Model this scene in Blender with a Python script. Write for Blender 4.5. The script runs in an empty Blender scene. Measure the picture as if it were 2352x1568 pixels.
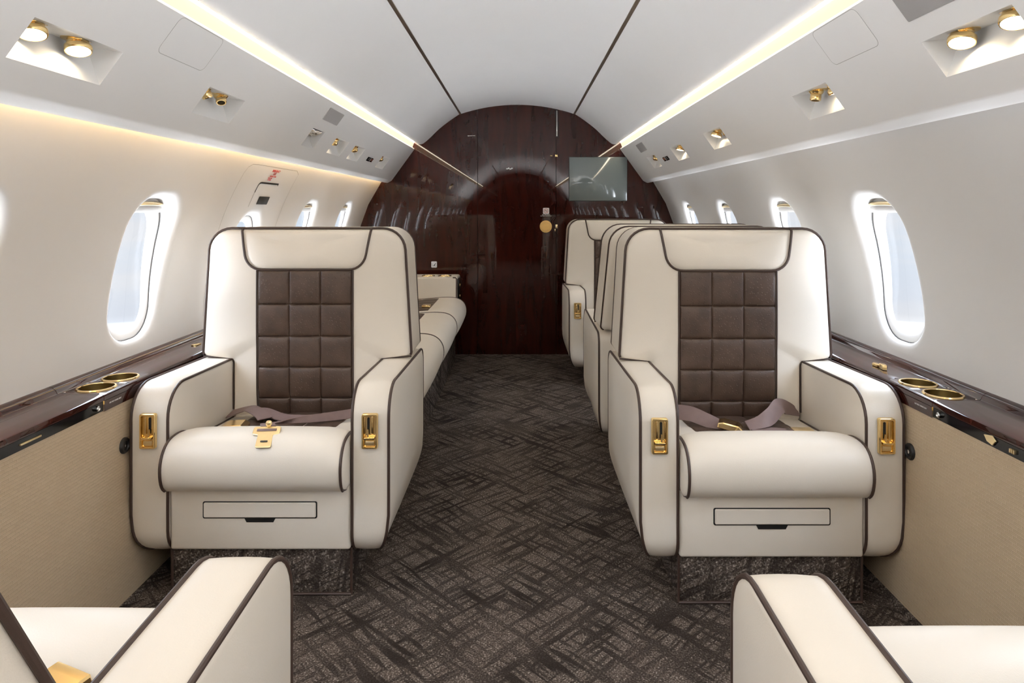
import bpy, bmesh, math
from math import sin, cos, pi, sqrt, radians
from mathutils import Vector, Matrix

S = bpy.context.scene
COL = S.collection
CX = -0.022          # centre line of the cabin
Y_AFT, Y_FWD = -4.2, 5.02

# ------------------------------------------------------------------ materials
def new_mat(name):
    m = bpy.data.materials.new(name); m.use_nodes = True
    return m, m.node_tree.nodes, m.node_tree.links, m.node_tree.nodes['Principled BSDF']

def ramp(N, stops):
    r = N.new('ShaderNodeValToRGB'); e = r.color_ramp.elements
    e[0].position, e[0].color = stops[0][0], (*stops[0][1], 1)
    e[1].position, e[1].color = stops[-1][0], (*stops[-1][1], 1)
    for p, c in stops[1:-1]:
        k = e.new(p); k.color = (*c, 1)
    return r

def simple(name, col, rough=.5, metal=0, spec=.5, coat=0, coat_r=.05, bump=0, bscale=200, var=0, vscale=8):
    m, N, L, P = new_mat(name)
    P.inputs['Base Color'].default_value = (*col, 1)
    P.inputs['Roughness'].default_value = rough
    P.inputs['Metallic'].default_value = metal
    P.inputs['Specular IOR Level'].default_value = spec
    P.inputs['Coat Weight'].default_value = coat
    P.inputs['Coat Roughness'].default_value = coat_r
    tc = N.new('ShaderNodeTexCoord')
    if bump:
        n = N.new('ShaderNodeTexNoise'); n.inputs['Scale'].default_value = bscale; n.inputs['Detail'].default_value = 4
        L.new(tc.outputs['Object'], n.inputs['Vector'])
        b = N.new('ShaderNodeBump'); b.inputs['Strength'].default_value = bump; b.inputs['Distance'].default_value = .002
        L.new(n.outputs['Fac'], b.inputs['Height']); L.new(b.outputs['Normal'], P.inputs['Normal'])
    if var:
        n = N.new('ShaderNodeTexNoise'); n.inputs['Scale'].default_value = vscale; n.inputs['Detail'].default_value = 3
        L.new(tc.outputs['Object'], n.inputs['Vector'])
        r = ramp(N, [(.3, tuple(c * (1 - var) for c in col)), (.7, tuple(min(1, c * (1 + var)) for c in col))])
        L.new(n.outputs['Fac'], r.inputs['Fac']); L.new(r.outputs['Color'], P.inputs['Base Color'])
    return m

def emit(name, col, strength):
    m, N, L, P = new_mat(name)
    P.inputs['Base Color'].default_value = (*[c * .08 for c in col], 1); P.inputs['Specular IOR Level'].default_value = .1
    P.inputs['Emission Color'].default_value = (*col, 1)
    P.inputs['Emission Strength'].default_value = strength
    return m

LEATHER = simple('cream_leather', (.77, .705, .612), .42, spec=.45, bump=.12, bscale=420, var=.02, vscale=5)
PIPING = simple('dark_brown_piping', (.055, .032, .024), .45, bump=.1, bscale=900)
SHELL = simple('white_shell', (.86, .852, .838), .42, spec=.4, var=.012, vscale=3)
SHELL_IN = simple('white_plastic', (.86, .855, .84), .35, spec=.45, var=.01)
GOLD = simple('polished_gold', (.95, .71, .34), .17, metal=1, var=.04, vscale=30)
GOLD_SATIN = simple('satin_gold', (.93, .75, .44), .33, metal=1, var=.04, vscale=30)
GOLD_KNOB = simple('brushed_gold_disc', (.80, .52, .19), .38, metal=1, var=.03, vscale=30)
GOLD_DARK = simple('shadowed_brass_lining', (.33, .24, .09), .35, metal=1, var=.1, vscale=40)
BRONZE = simple('bronze_trim', (.50, .42, .33), .35, metal=1, var=.03)
CHROME = simple('chrome', (.75, .75, .74), .12, metal=1, var=.02)
BLACK = simple('black_recess', (.008, .008, .008), .5, var=.1)
BLACK_GLOSS = simple('black_gloss_glass', (.005, .005, .006), .10, spec=.22, var=.1)
GREY = simple('grey_mesh', (.40, .385, .375), .6, bump=.2, bscale=900)
STRAP = simple('mauve_brown_webbing', (.20, .135, .125), .55, bump=.3, bscale=700, var=.06, vscale=40)
RED = simple('red_print', (.55, .06, .06), .5, var=.02)
WHITE_PRINT = simple('white_print', (.85, .84, .82), .5, var=.01)
DARK_PRINT = simple('dark_print', (.03, .03, .03), .5, var=.02)
SCREEN = simple('grey_green_screen', (.15, .175, .168), .08, spec=.5, coat=.5, coat_r=.02, var=.02)

def quilt_leather():
    m, N, L, P = new_mat('brown_ostrich_leather')
    tc = N.new('ShaderNodeTexCoord')
    n = N.new('ShaderNodeTexNoise'); n.inputs['Scale'].default_value = 25; n.inputs['Detail'].default_value = 5
    L.new(tc.outputs['Object'], n.inputs['Vector'])
    r = ramp(N, [(.3, (.058, .034, .023)), (.7, (.088, .053, .036))])
    L.new(n.outputs['Fac'], r.inputs['Fac']); L.new(r.outputs['Color'], P.inputs['Base Color'])
    v = N.new('ShaderNodeTexVoronoi'); v.voronoi_dimensions = '2D'; v.inputs['Scale'].default_value = 78
    sp = N.new('ShaderNodeSeparateXYZ'); ad = N.new('ShaderNodeMath'); cb = N.new('ShaderNodeCombineXYZ')
    L.new(tc.outputs['Object'], sp.inputs[0]); L.new(sp.outputs['Y'], ad.inputs[0]); L.new(sp.outputs['Z'], ad.inputs[1])
    L.new(sp.outputs['X'], cb.inputs['X']); L.new(ad.outputs['Value'], cb.inputs['Y']); L.new(cb.outputs['Vector'], v.inputs['Vector'])
    mr = N.new('ShaderNodeMapRange'); mr.inputs['From Min'].default_value = 0; mr.inputs['From Max'].default_value = .17
    mr.inputs['To Min'].default_value = 1; mr.inputs['To Max'].default_value = 0
    L.new(v.outputs['Distance'], mr.inputs['Value'])
    b = N.new('ShaderNodeBump'); b.inputs['Strength'].default_value = .55; b.inputs['Distance'].default_value = .0015
    L.new(mr.outputs['Result'], b.inputs['Height']); L.new(b.outputs['Normal'], P.inputs['Normal'])
    P.inputs['Roughness'].default_value = .42; P.inputs['Specular IOR Level'].default_value = .5
    return m
QUILT = quilt_leather()

def wood():
    m, N, L, P = new_mat('lacquered_mahogany')
    tc = N.new('ShaderNodeTexCoord'); mp = N.new('ShaderNodeMapping')
    mp.inputs['Scale'].default_value = (5, 5, .7)
    L.new(tc.outputs['Object'], mp.inputs['Vector'])
    n = N.new('ShaderNodeTexNoise'); n.inputs['Scale'].default_value = 3.2; n.inputs['Detail'].default_value = 4; n.inputs['Distortion'].default_value = .8
    L.new(mp.outputs['Vector'], n.inputs['Vector'])
    mp2 = N.new('ShaderNodeMapping'); mp2.inputs['Scale'].default_value = (9, 9, 38)
    L.new(tc.outputs['Object'], mp2.inputs['Vector'])
    n2 = N.new('ShaderNodeTexNoise'); n2.inputs['Scale'].default_value = 1; n2.inputs['Detail'].default_value = 3; n2.inputs['Distortion'].default_value = 1.2
    L.new(mp2.outputs['Vector'], n2.inputs['Vector'])
    ad = N.new('ShaderNodeMath'); ad.operation = 'MULTIPLY_ADD'; ad.inputs[1].default_value = .12; 
    L.new(n2.outputs['Fac'], ad.inputs[0]); L.new(n.outputs['Fac'], ad.inputs[2])
    r = ramp(N, [(.30, (.018, .0027, .0012)), (.56, (.030, .0044, .0019)), (.80, (.046, .0070, .0028))])
    L.new(ad.outputs['Value'], r.inputs['Fac']); L.new(r.outputs['Color'], P.inputs['Base Color'])
    P.inputs['Roughness'].default_value = .5; P.inputs['Specular IOR Level'].default_value = .04
    P.inputs['Coat Weight'].default_value = 1; P.inputs['Coat Roughness'].default_value = .012
    P.inputs['Coat IOR'].default_value = 1.5
    return m
WOOD = wood()

def carpet():
    m, N, L, P = new_mat('patterned_carpet')
    tc = N.new('ShaderNodeTexCoord')
    nd = N.new('ShaderNodeTexNoise'); nd.inputs['Scale'].default_value = 9; nd.inputs['Detail'].default_value = 2
    L.new(tc.outputs['Object'], nd.inputs['Vector'])
    sc = N.new('ShaderNodeVectorMath'); sc.operation = 'SCALE'; sc.inputs['Scale'].default_value = .012
    L.new(nd.outputs['Color'], sc.inputs[0])
    av = N.new('ShaderNodeVectorMath'); av.operation = 'ADD'
    sp_ = N.new('ShaderNodeSeparateXYZ'); yz = N.new('ShaderNodeMath'); yz.operation = 'ADD'; cm = N.new('ShaderNodeCombineXYZ')
    L.new(tc.outputs['Object'], sp_.inputs[0]); L.new(sp_.outputs['Y'], yz.inputs[0]); L.new(sp_.outputs['Z'], yz.inputs[1])
    xz = N.new('ShaderNodeMath'); xz.operation = 'SUBTRACT'; L.new(sp_.outputs['X'], xz.inputs[0]); L.new(sp_.outputs['Z'], xz.inputs[1])
    L.new(xz.outputs['Value'], cm.inputs['X']); L.new(yz.outputs['Value'], cm.inputs['Y'])
    L.new(cm.outputs['Vector'], av.inputs[0]); L.new(sc.outputs['Vector'], av.inputs[1])
    def strokes(ang, fu, fv, lo, hi, seed):
        # long thin dashes along one diagonal
        mp = N.new('ShaderNodeMapping'); mp.vector_type = 'POINT'; mp.inputs['Rotation'].default_value = (0, 0, ang)
        L.new(av.outputs['Vector'], mp.inputs['Vector'])
        m2 = N.new('ShaderNodeMapping'); m2.inputs['Scale'].default_value = (fu, fv, 1); m2.inputs['Location'].default_value = (seed, seed * 1.7, seed)
        L.new(mp.outputs['Vector'], m2.inputs['Vector'])
        n = N.new('ShaderNodeTexNoise'); n.inputs['Scale'].default_value = 1; n.inputs['Detail'].default_value = 1.2; n.inputs['Roughness'].default_value = .4
        L.new(m2.outputs['Vector'], n.inputs['Vector'])
        r = N.new('ShaderNodeMapRange'); r.interpolation_type = 'SMOOTHSTEP'
        r.inputs['From Min'].default_value = hi; r.inputs['From Max'].default_value = lo; r.inputs['To Min'].default_value = 0; r.inputs['To Max'].default_value = 1
        L.new(n.outputs['Fac'], r.inputs['Value']); return r.outputs['Result']
    def mx(a, b):
        k = N.new('ShaderNodeMath'); k.operation = 'MAXIMUM'; L.new(a, k.inputs[0]); L.new(b, k.inputs[1]); return k.outputs['Value']
    def mul(a, b):
        k = N.new('ShaderNodeMath'); k.operation = 'MULTIPLY'; L.new(a, k.inputs[0])
        if isinstance(b, float): k.inputs[1].default_value = b
        else: L.new(b, k.inputs[1])
        return k.outputs['Value']
    A = radians(44)
    big = mx(mx(strokes(A, 52, 4.6, .38, .475, 3.1), strokes(-A, 52, 4.6, .38, .475, 7.7)), mul(mx(strokes(A, 95, 7, .36, .46, 12.3), strokes(-A, 95, 7, .36, .46, 17.9)), .8))
    # patches where the pattern comes and goes
    npn = N.new('ShaderNodeTexNoise'); npn.inputs['Scale'].default_value = 5; npn.inputs['Detail'].default_value = 3
    L.new(tc.outputs['Object'], npn.inputs['Vector'])
    mr = N.new('ShaderNodeMapRange'); mr.inputs['From Min'].default_value = .3; mr.inputs['From Max'].default_value = .65
    mr.inputs['To Min'].default_value = .5; mr.inputs['To Max'].default_value = .95
    L.new(npn.outputs['Fac'], mr.inputs['Value'])
    lines = mul(big, mr.outputs['Result'])
    # loop pile speckle
    sp = N.new('ShaderNodeTexNoise'); sp.inputs['Scale'].default_value = 230; sp.inputs['Detail'].default_value = 3
    L.new(tc.outputs['Object'], sp.inputs['Vector'])
    base = ramp(N, [(.30, (.048, .037, .030)), (.48, (.112, .088, .073)), (.60, (.20, .163, .138)), (.70, (.52, .46, .40))])
    L.new(sp.outputs['Fac'], base.inputs['Fac'])
    mixc = N.new('ShaderNodeMix'); mixc.data_type = 'RGBA'
    L.new(lines, mixc.inputs['Factor']); L.new(base.outputs['Color'], mixc.inputs[6])
    mixc.inputs[7].default_value = (.026, .019, .016, 1)
    L.new(mixc.outputs[2], P.inputs['Base Color'])
    P.inputs['Roughness'].default_value = .95; P.inputs['Specular IOR Level'].default_value = .12
    sub = N.new('ShaderNodeMath'); sub.operation = 'MULTIPLY_ADD'; sub.inputs[1].default_value = -.8
    L.new(lines, sub.inputs[0]); L.new(sp.outputs['Fac'], sub.inputs[2])
    bp = N.new('ShaderNodeBump'); bp.inputs['Strength'].default_value = .7; bp.inputs['Distance'].default_value = .006
    L.new(sub.outputs['Value'], bp.inputs['Height']); L.new(bp.outputs['Normal'], P.inputs['Normal'])
    return m
CARPET = carpet()

def dado_mat():
    m, N, L, P = new_mat('beige_ribbed_vinyl')
    tc = N.new('ShaderNodeTexCoord')
    mp = N.new('ShaderNodeMapping'); mp.inputs['Scale'].default_value = (1, 1, 1)
    L.new(tc.outputs['Object'], mp.inputs['Vector'])
    br = N.new('ShaderNodeTexBrick')
    br.inputs['Scale'].default_value = 1; br.inputs['Brick Width'].default_value = .024; br.inputs['Row Height'].default_value = .0078
    br.inputs['Mortar Size'].default_value = .0010; br.inputs['Mortar Smooth'].default_value = .8
    br.inputs['Color1'].default_value = (.54, .415, .275, 1); br.inputs['Color2'].default_value = (.56, .435, .29, 1); br.inputs['Mortar'].default_value = (.61, .485, .335, 1)
    sx = N.new('ShaderNodeSeparateXYZ'); cb = N.new('ShaderNodeCombineXYZ')
    L.new(mp.outputs['Vector'], sx.inputs[0]); L.new(sx.outputs['Y'], cb.inputs['X']); L.new(sx.outputs['Z'], cb.inputs['Y'])
    L.new(cb.outputs['Vector'], br.inputs['Vector'])
    L.new(br.outputs['Color'], P.inputs['Base Color'])
    b = N.new('ShaderNodeBump'); b.inputs['Strength'].default_value = .55; b.inputs['Distance'].default_value = .002
    L.new(br.outputs['Fac'], b.inputs['Height']); L.new(b.outputs['Normal'], P.inputs['Normal'])
    P.inputs['Roughness'].default_value = .6
    return m
DADO = dado_mat()

def glass():
    m = bpy.data.materials.new('window_glass'); m.use_nodes = True
    N, L = m.node_tree.nodes, m.node_tree.links; N.clear()
    o = N.new('ShaderNodeOutputMaterial'); t = N.new('ShaderNodeBsdfTransparent'); g = N.new('ShaderNodeBsdfGlossy')
    t.inputs['Color'].default_value = (.97, .98, .985, 1); g.inputs['Roughness'].default_value = .02
    f = N.new('ShaderNodeValue'); f.outputs[0].default_value = .05
    mx = N.new('ShaderNodeMixShader')
    L.new(f.outputs[0], mx.inputs[0]); L.new(t.outputs[0], mx.inputs[1]); L.new(g.outputs[0], mx.inputs[2]); L.new(mx.outputs[0], o.inputs[0])
    return m
GLASS = glass()
GAP_SHADE = simple('reveal_gap_shade', (.10, .095, .09), .7, var=.05)
COVE = emit('warm_led_diffuser', (1, .82, .56), .82)
CORE = emit('warm_white_led', (1, .87, .67), 12.5)
WASH = emit('warm_led_strip', (1, .66, .30), 14)
LENS = emit('lamp_lens', (1, .80, .52), 26)

# ------------------------------------------------------------------ mesh helpers
class MB:
    def __init__(s): s.v, s.f = [], []
    def add(s, vs, fs):
        o = len(s.v); s.v += [tuple(v) for v in vs]; s.f += [tuple(i + o for i in f) for f in fs]; return s
    def rings(s, R, closed=True, cap0=True, cap1=True):
        n = len(R[0]); o = len(s.v)
        for r in R: s.v += [tuple(p) for p in r]
        for k in range(len(R) - 1):
            for i in range(n if closed else n - 1):
                j = (i + 1) % n
                s.f.append((o + k * n + i, o + k * n + j, o + (k + 1) * n + j, o + (k + 1) * n + i))
        if cap0: s.f.append(tuple(o + i for i in range(n))[::-1])
        if cap1: s.f.append(tuple(o + (len(R) - 1) * n + i for i in range(n)))
        return s
    def grid(s, G):
        return s.rings(G, closed=False, cap0=False, cap1=False)
    def fan(s, ring, c):
        o = len(s.v); n = len(ring); s.v += [tuple(p) for p in ring] + [tuple(c)]
        for i in range(n): s.f.append((o + i, o + (i + 1) % n, o + n))
        return s
    def tube(s, pts, r, n=8, closed=False):
        P = [Vector(p) for p in pts]
        Q = [P[0]]
        for p in P[1:]:
            if (p - Q[-1]).length > 1e-5: Q.append(p)
        if closed and (Q[0] - Q[-1]).length < 1e-5: Q.pop()
        P = Q; m = len(P); T = []
        for i in range(m):
            a = P[(i - 1) % m] if closed or i > 0 else P[i]
            b = P[(i + 1) % m] if closed or i < m - 1 else P[i]
            T.append((b - a).normalized())
        u = T[0].cross(Vector((0, 0, 1)))
        if u.length < .1: u = T[0].cross(Vector((1, 0, 0)))
        u.normalize(); R = []
        for i in range(m):
            u = u - T[i] * u.dot(T[i]); u.normalize(); w = T[i].cross(u)
            R.append([P[i] + (u * cos(2 * pi * k / n) + w * sin(2 * pi * k / n)) * r for k in range(n)])
        if closed: R.append(R[0]); return s.rings(R, cap0=False, cap1=False)
        return s.rings(R)
    def box(s, x0, x1, y0, y1, z0, z1, bev=.004, seg=2):
        bm = bmesh.new(); bmesh.ops.create_cube(bm, size=1)
        for v in bm.verts:
            v.co = Vector((x0 + (v.co.x + .5) * (x1 - x0), y0 + (v.co.y + .5) * (y1 - y0), z0 + (v.co.z + .5) * (z1 - z0)))
        if bev: bmesh.ops.bevel(bm, geom=list(bm.edges), offset=bev, segments=seg, profile=.5, affect='EDGES', clamp_overlap=True)
        bm.verts.index_update()
        s.add([v.co[:] for v in bm.verts], [[v.index for v in f.verts] for f in bm.faces]); bm.free(); return s
    def lathe(s, prof, M=None, n=28, cap0=True, cap1=True):
        R = [[(r * cos(2 * pi * k / n), r * sin(2 * pi * k / n), z) for k in range(n)] for r, z in prof]
        if M is not None: R = [[tuple(M @ Vector(p)) for p in r] for r in R]
        return s.rings(R, cap0=cap0, cap1=cap1)
    def prism(s, poly, fn, d0, d1, bev=.0):
        """poly in 2-D, fn(a, b, depth) -> point"""
        if bev:
            sg = 1 if d1 > d0 else -1
            R = [[fn(*p, d0) for p in inset2(poly, bev)], [fn(*p, d0 + sg * bev) for p in poly], [fn(*p, d1 - sg * bev) for p in poly], [fn(*p, d1) for p in inset2(poly, bev)]]
        else: R = [[fn(*p, d0) for p in poly], [fn(*p, d1) for p in poly]]
        return s.rings(R)
    def xf(s, fn):
        s.v = [tuple(fn(*v)) for v in s.v]; return s
    def build(s, name, mat, parent=None, smooth=True, sharp=38, weld=True, label=None):
        me = bpy.data.meshes.new(name); bm = bmesh.new()
        vs = [bm.verts.new(v) for v in s.v]
        for f in s.f:
            if len(set(f)) > 2:
                try: bm.faces.new([vs[i] for i in f])
                except ValueError: pass
        if weld: bmesh.ops.remove_doubles(bm, verts=bm.verts, dist=1e-5)
        bmesh.ops.recalc_face_normals(bm, faces=bm.faces)
        bm.to_mesh(me); bm.free()
        if smooth:
            for p in me.polygons: p.use_smooth = True
            me.set_sharp_from_angle(angle=radians(sharp))
        me.materials.append(mat)
        o = bpy.data.objects.new(name, me); COL.objects.link(o)
        if parent is not None: o.parent = parent
        if label: o['label'] = label
        return o

def area2(p): return sum(p[i][0] * p[(i + 1) % len(p)][1] - p[(i + 1) % len(p)][0] * p[i][1] for i in range(len(p))) / 2
def inset2(p, d):
    n = len(p); s = 1 if area2(p) > 0 else -1; out = []
    for i in range(n):
        a, b, c = Vector(p[i - 1]), Vector(p[i]), Vector(p[(i + 1) % n])
        e1, e2 = (b - a), (c - b)
        if e1.length < 1e-9 or e2.length < 1e-9: out.append(tuple(b)); continue
        e1.normalize(); e2.normalize()
        n1, n2 = Vector((-e1.y, e1.x)) * s, Vector((-e2.y, e2.x)) * s
        m = n1 + n2
        k = m.dot(n1)
        m = m / max(k, .5)
        out.append((b.x + m.x * d, b.y + m.y * d))
    return out
def roundpoly(pts, rad, n=6, step=None):
    out = []; m = len(pts)
    for i in range(m):
        p, a, b = Vector(pts[i]), Vector(pts[i - 1]), Vector(pts[(i + 1) % m]); r = rad[i]
        if r <= 0: out.append(tuple(p)); continue
        u, w = (a - p).normalized(), (b - p).normalized()
        ang = math.acos(max(-1, min(1, u.dot(w)))); t = r / math.tan(ang / 2)
        p0, p1 = p + u * t, p + w * t; c = p + (u + w).normalized() * (r / sin(ang / 2))
        a0 = math.atan2(p0.y - c.y, p0.x - c.x); a1 = math.atan2(p1.y - c.y, p1.x - c.x); da = a1 - a0
        while da > pi: da -= 2 * pi
        while da < -pi: da += 2 * pi
        for k in range(n + 1): out.append((c.x + r * cos(a0 + da * k / n), c.y + r * sin(a0 + da * k / n)))
    if step:
        o2 = []
        for i in range(len(out)):
            a, b = Vector(out[i]), Vector(out[(i + 1) % len(out)]); k = max(1, int((b - a).length / step))
            o2 += [tuple(a.lerp(b, j / k)) for j in range(k)]
        out = o2
    return out
def rrect(w, h, r, n=5, step=None, c=(0, 0)):
    return [(x + c[0], y + c[1]) for x, y in roundpoly([(-w / 2, -h / 2), (w / 2, -h / 2), (w / 2, h / 2), (-w / 2, h / 2)], [r] * 4, n, step)]
def catmull(P, n=5):
    out = []; Q = [P[0]] + list(P) + [P[-1]]
    for i in range(1, len(Q) - 2):
        for k in range(n):
            t = k / n
            out.append(tuple(.5 * ((2 * b) + (c - a) * t + (2 * a - 5 * b + 4 * c - d) * t * t + (-a + 3 * b - 3 * c + d) * t ** 3)
                             for a, b, c, d in zip(Q[i - 1], Q[i], Q[i + 1], Q[i + 2])))
    return out + [tuple(P[-1])]
def interp(x, T):
    for (a, b), (c, d) in zip(T, T[1:]):
        if x <= c: return b + (d - b) * (x - a) / (c - a) if x > a else b
    return T[-1][1]

def empty(name, loc, label=None, cat=None, group=None, rz=0, kind=None, parent=None):
    o = bpy.data.objects.new(name, None); COL.objects.link(o); o.location = loc; o.rotation_euler = (0, 0, rz); o.empty_display_size = .1
    if label: o['label'] = label
    if cat: o['category'] = cat
    if group: o['group'] = group
    if kind: o['kind'] = kind
    if parent is not None: o.parent = parent
    return o
def tag(o, label, cat, group=None):
    o['label'] = label; o['category'] = cat
    if group: o['group'] = group
    return o
def struct(o): o['kind'] = 'structure'; return o
def text(name, body, size, mat, parent, M, extrude=.0004, align='CENTER', bold=0.0):
    c = bpy.data.curves.new(name, 'FONT'); c.body = body; c.size = size; c.align_x = align; c.align_y = 'CENTER'; c.extrude = extrude; c.resolution_u = 2; c.offset = bold
    t = bpy.data.objects.new(name + '_c', c); COL.objects.link(t)
    dg = bpy.context.evaluated_depsgraph_get(); dg.update()
    me = bpy.data.meshes.new_from_object(t.evaluated_get(dg)); bpy.data.objects.remove(t)
    me.transform(M); me.materials.clear(); me.materials.append(mat)
    o = bpy.data.objects.new(name, me); COL.objects.link(o)
    if parent is not None: o.parent = parent
    return o
def frame(origin, ex, ey):
    ex = Vector(ex).normalized(); ey = Vector(ey).normalized(); ez = ex.cross(ey).normalized()
    M = Matrix((ex, ey, ez)).transposed().to_4x4(); M.translation = Vector(origin); return M

# ------------------------------------------------------------------ cabin shell
R_W, Z_W = 1.213, .62
def hw(z): return sqrt(R_W ** 2 - (z - Z_W) ** 2)
def strip(prof, y0, y1, s, ny=1):
    """profile of (h, z) from the centre line swept along y; s = side"""
    return [[(CX + s * h, y0 + (y1 - y0) * k / ny, z) for h, z in prof] for k in range(ny + 1)]

# floor
f = MB().box(-1.30, 1.26, Y_AFT - .1, Y_FWD + .12, -.05, 0, 0).build('floor', CARPET, smooth=False); struct(f)

# ceiling: centre panel and the two sloping side panels of the vault
cen = [(.418 * k / 10, 1.855 - .067 * (k / 10) ** 2) for k in range(-10, 11)]
cl = MB().grid([[(CX + h, y, z) for h, z in cen] for y in (Y_AFT, Y_FWD)])
side_prof = catmull([(.430, 1.785), (.50, 1.738), (.58, 1.676), (.645, 1.613), (.690, 1.574), (.712, 1.562), (.735, 1.562), (.75, 1.577), (.752, 1.60)], 4)
for s in (-1, 1):
    cl.grid(strip(side_prof, Y_AFT, Y_FWD, s))
    cl.grid(strip([(.418, 1.788), (.4185, 1.80), (.4295, 1.80), (.430, 1.785)], Y_AFT, Y_FWD, s))
    cl.grid(strip([(.752, 1.60), (.775, 1.64), (.86, 1.60), (.80, 1.545)], Y_AFT, Y_FWD, s))
struct(cl.build('ceiling', SHELL))
for s, nm in ((-1, 'trim_1'), (1, 'trim_2')):
    struct(MB().grid(strip([(.4165, 1.7885), (.418, 1.7865), (.4295, 1.7835), (.4315, 1.7855)], Y_AFT, Y_FWD, s)).build(nm, BRONZE))

# ---- windows: rectangular wall cells with a rounded hole, reveal, frame and pane
WZ = .883
def sill(s, yc):
    """height of the window centre; the pane in the exit hatch sits lower"""
    return .824 if s < 0 and abs(yc - 2.925) < .01 else .883
def wallx(s, z, out=0, dk=1):
    if out > .002: out = dk * out * (1 + .9 * (z - .883) / .4)     # window units sit flatter than the curved wall
    return CX + s * (hw(z) + out)
def win_loop(yc, hwid, hhgt, r, n=9, step=.03):
    L = rrect(2 * hwid, 2 * hhgt, r, n, step)
    k0 = min(range(len(L)), key=lambda i: abs(math.atan2(L[i][1], L[i][0])))
    L = L[k0:] + L[:k0]
    return [(yc + a, WZ + b) for a, b in L]
def cell_map(yc, y0, y1, z0, z1, pts):
    """project window loop points radially on the cell border, snapping the four corners"""
    out = []
    for y, z in pts:
        dy, dz = y - yc, z - WZ; ks = []
        if dy > 1e-9: ks.append((y1 - yc) / dy)
        if dy < -1e-9: ks.append((y0 - yc) / dy)
        if dz > 1e-9: ks.append((z1 - WZ) / dz)
        if dz < -1e-9: ks.append((z0 - WZ) / dz)
        k = min(ks); out.append((yc + dy * k, WZ + dz * k))
    for c in ((y0, z0), (y1, z0), (y1, z1), (y0, z1)):
        i = min(range(len(out)), key=lambda j: (out[j][0] - c[0]) ** 2 + (out[j][1] - c[1]) ** 2); out[i] = c
    return out
Z_LO, Z_HI = .555, 1.335
def build_wall(s, name, centres):
    global WZ
    m = MB(); bnd = [Y_AFT] + [(a + b) / 2 for a, b in zip(centres, centres[1:])] + [Y_FWD]
    for yc, y0, y1 in zip(centres, bnd, bnd[1:]):
        WZ = .883; outer = cell_map(yc, y0, y1, Z_LO, Z_HI, win_loop(yc, .125, .225, .105))
        WZ = sill(s, yc); base = win_loop(yc, .125, .225, .105)
        rim = win_loop(yc, .162, .254, .128)
        n = len(base); rim = [(yc + (p[0] - yc), p[1]) for p in resample(rim, base, yc)]
        R = []
        for t in (0, .2, .4, .6, .75, .88, .95, 1):
            R.append([(o[0] + (a[0] - o[0]) * t, o[1] + (a[1] - o[1]) * t, 0) for o, a in zip(outer, rim)])
        for k in range(1, 9):                       # soft rounded edge into the reveal
            a = pi / 2 * k / 8; sft, dep = sin(a), .028 * (1 - cos(a))
            R.append([(o[0] + (b[0] - o[0]) * sft, o[1] + (b[1] - o[1]) * sft, dep) for o, b in zip(rim, base)])
        R.append([(b[0], b[1], .050) for b in base])
        m.rings([[(wallx(s, z, d, .62 if yc > 2.5 else 1), y, z) for y, z, d in r] for r in R], cap0=False, cap1=False)
    o = struct(m.build(name, SHELL, sharp=60))
    return o
def resample(L, base, yc):
    """points of loop L at the polar angles of base"""
    out = []
    for y, z in base:
        a = Vector((y - yc, z - WZ)); best = None
        for i in range(len(L)):
            p, q = Vector(L[i]) - Vector((yc, WZ)), Vector(L[(i + 1) % len(L)]) - Vector((yc, WZ)); e = q - p
            det = a.x * (-e.y) + a.y * e.x
            if abs(det) < 1e-12: continue
            k = (p.x * (-e.y) + p.y * e.x) / det; t = (a.x * p.y - a.y * p.x) / det
            if k > 0 and -1e-6 <= t <= 1 + 1e-6 and (best is None or k > best): best = k
        out.append((yc + a.x * best, WZ + a.y * best))
    return out
WIN_L = [-4.01, -3.24, -2.47, -1.70, -.93, -.16, .61, 1.38, 2.15, 2.925, 3.69, 4.46]
WIN_R = [-4.05, -3.28, -2.51, -1.74, -.97, -.20, .57, 1.34, 2.12, 2.86, 3.66, 4.44]
build_wall(-1, 'wall_left', WIN_L); build_wall(1, 'wall_right', WIN_R)
wn = 0
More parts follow.
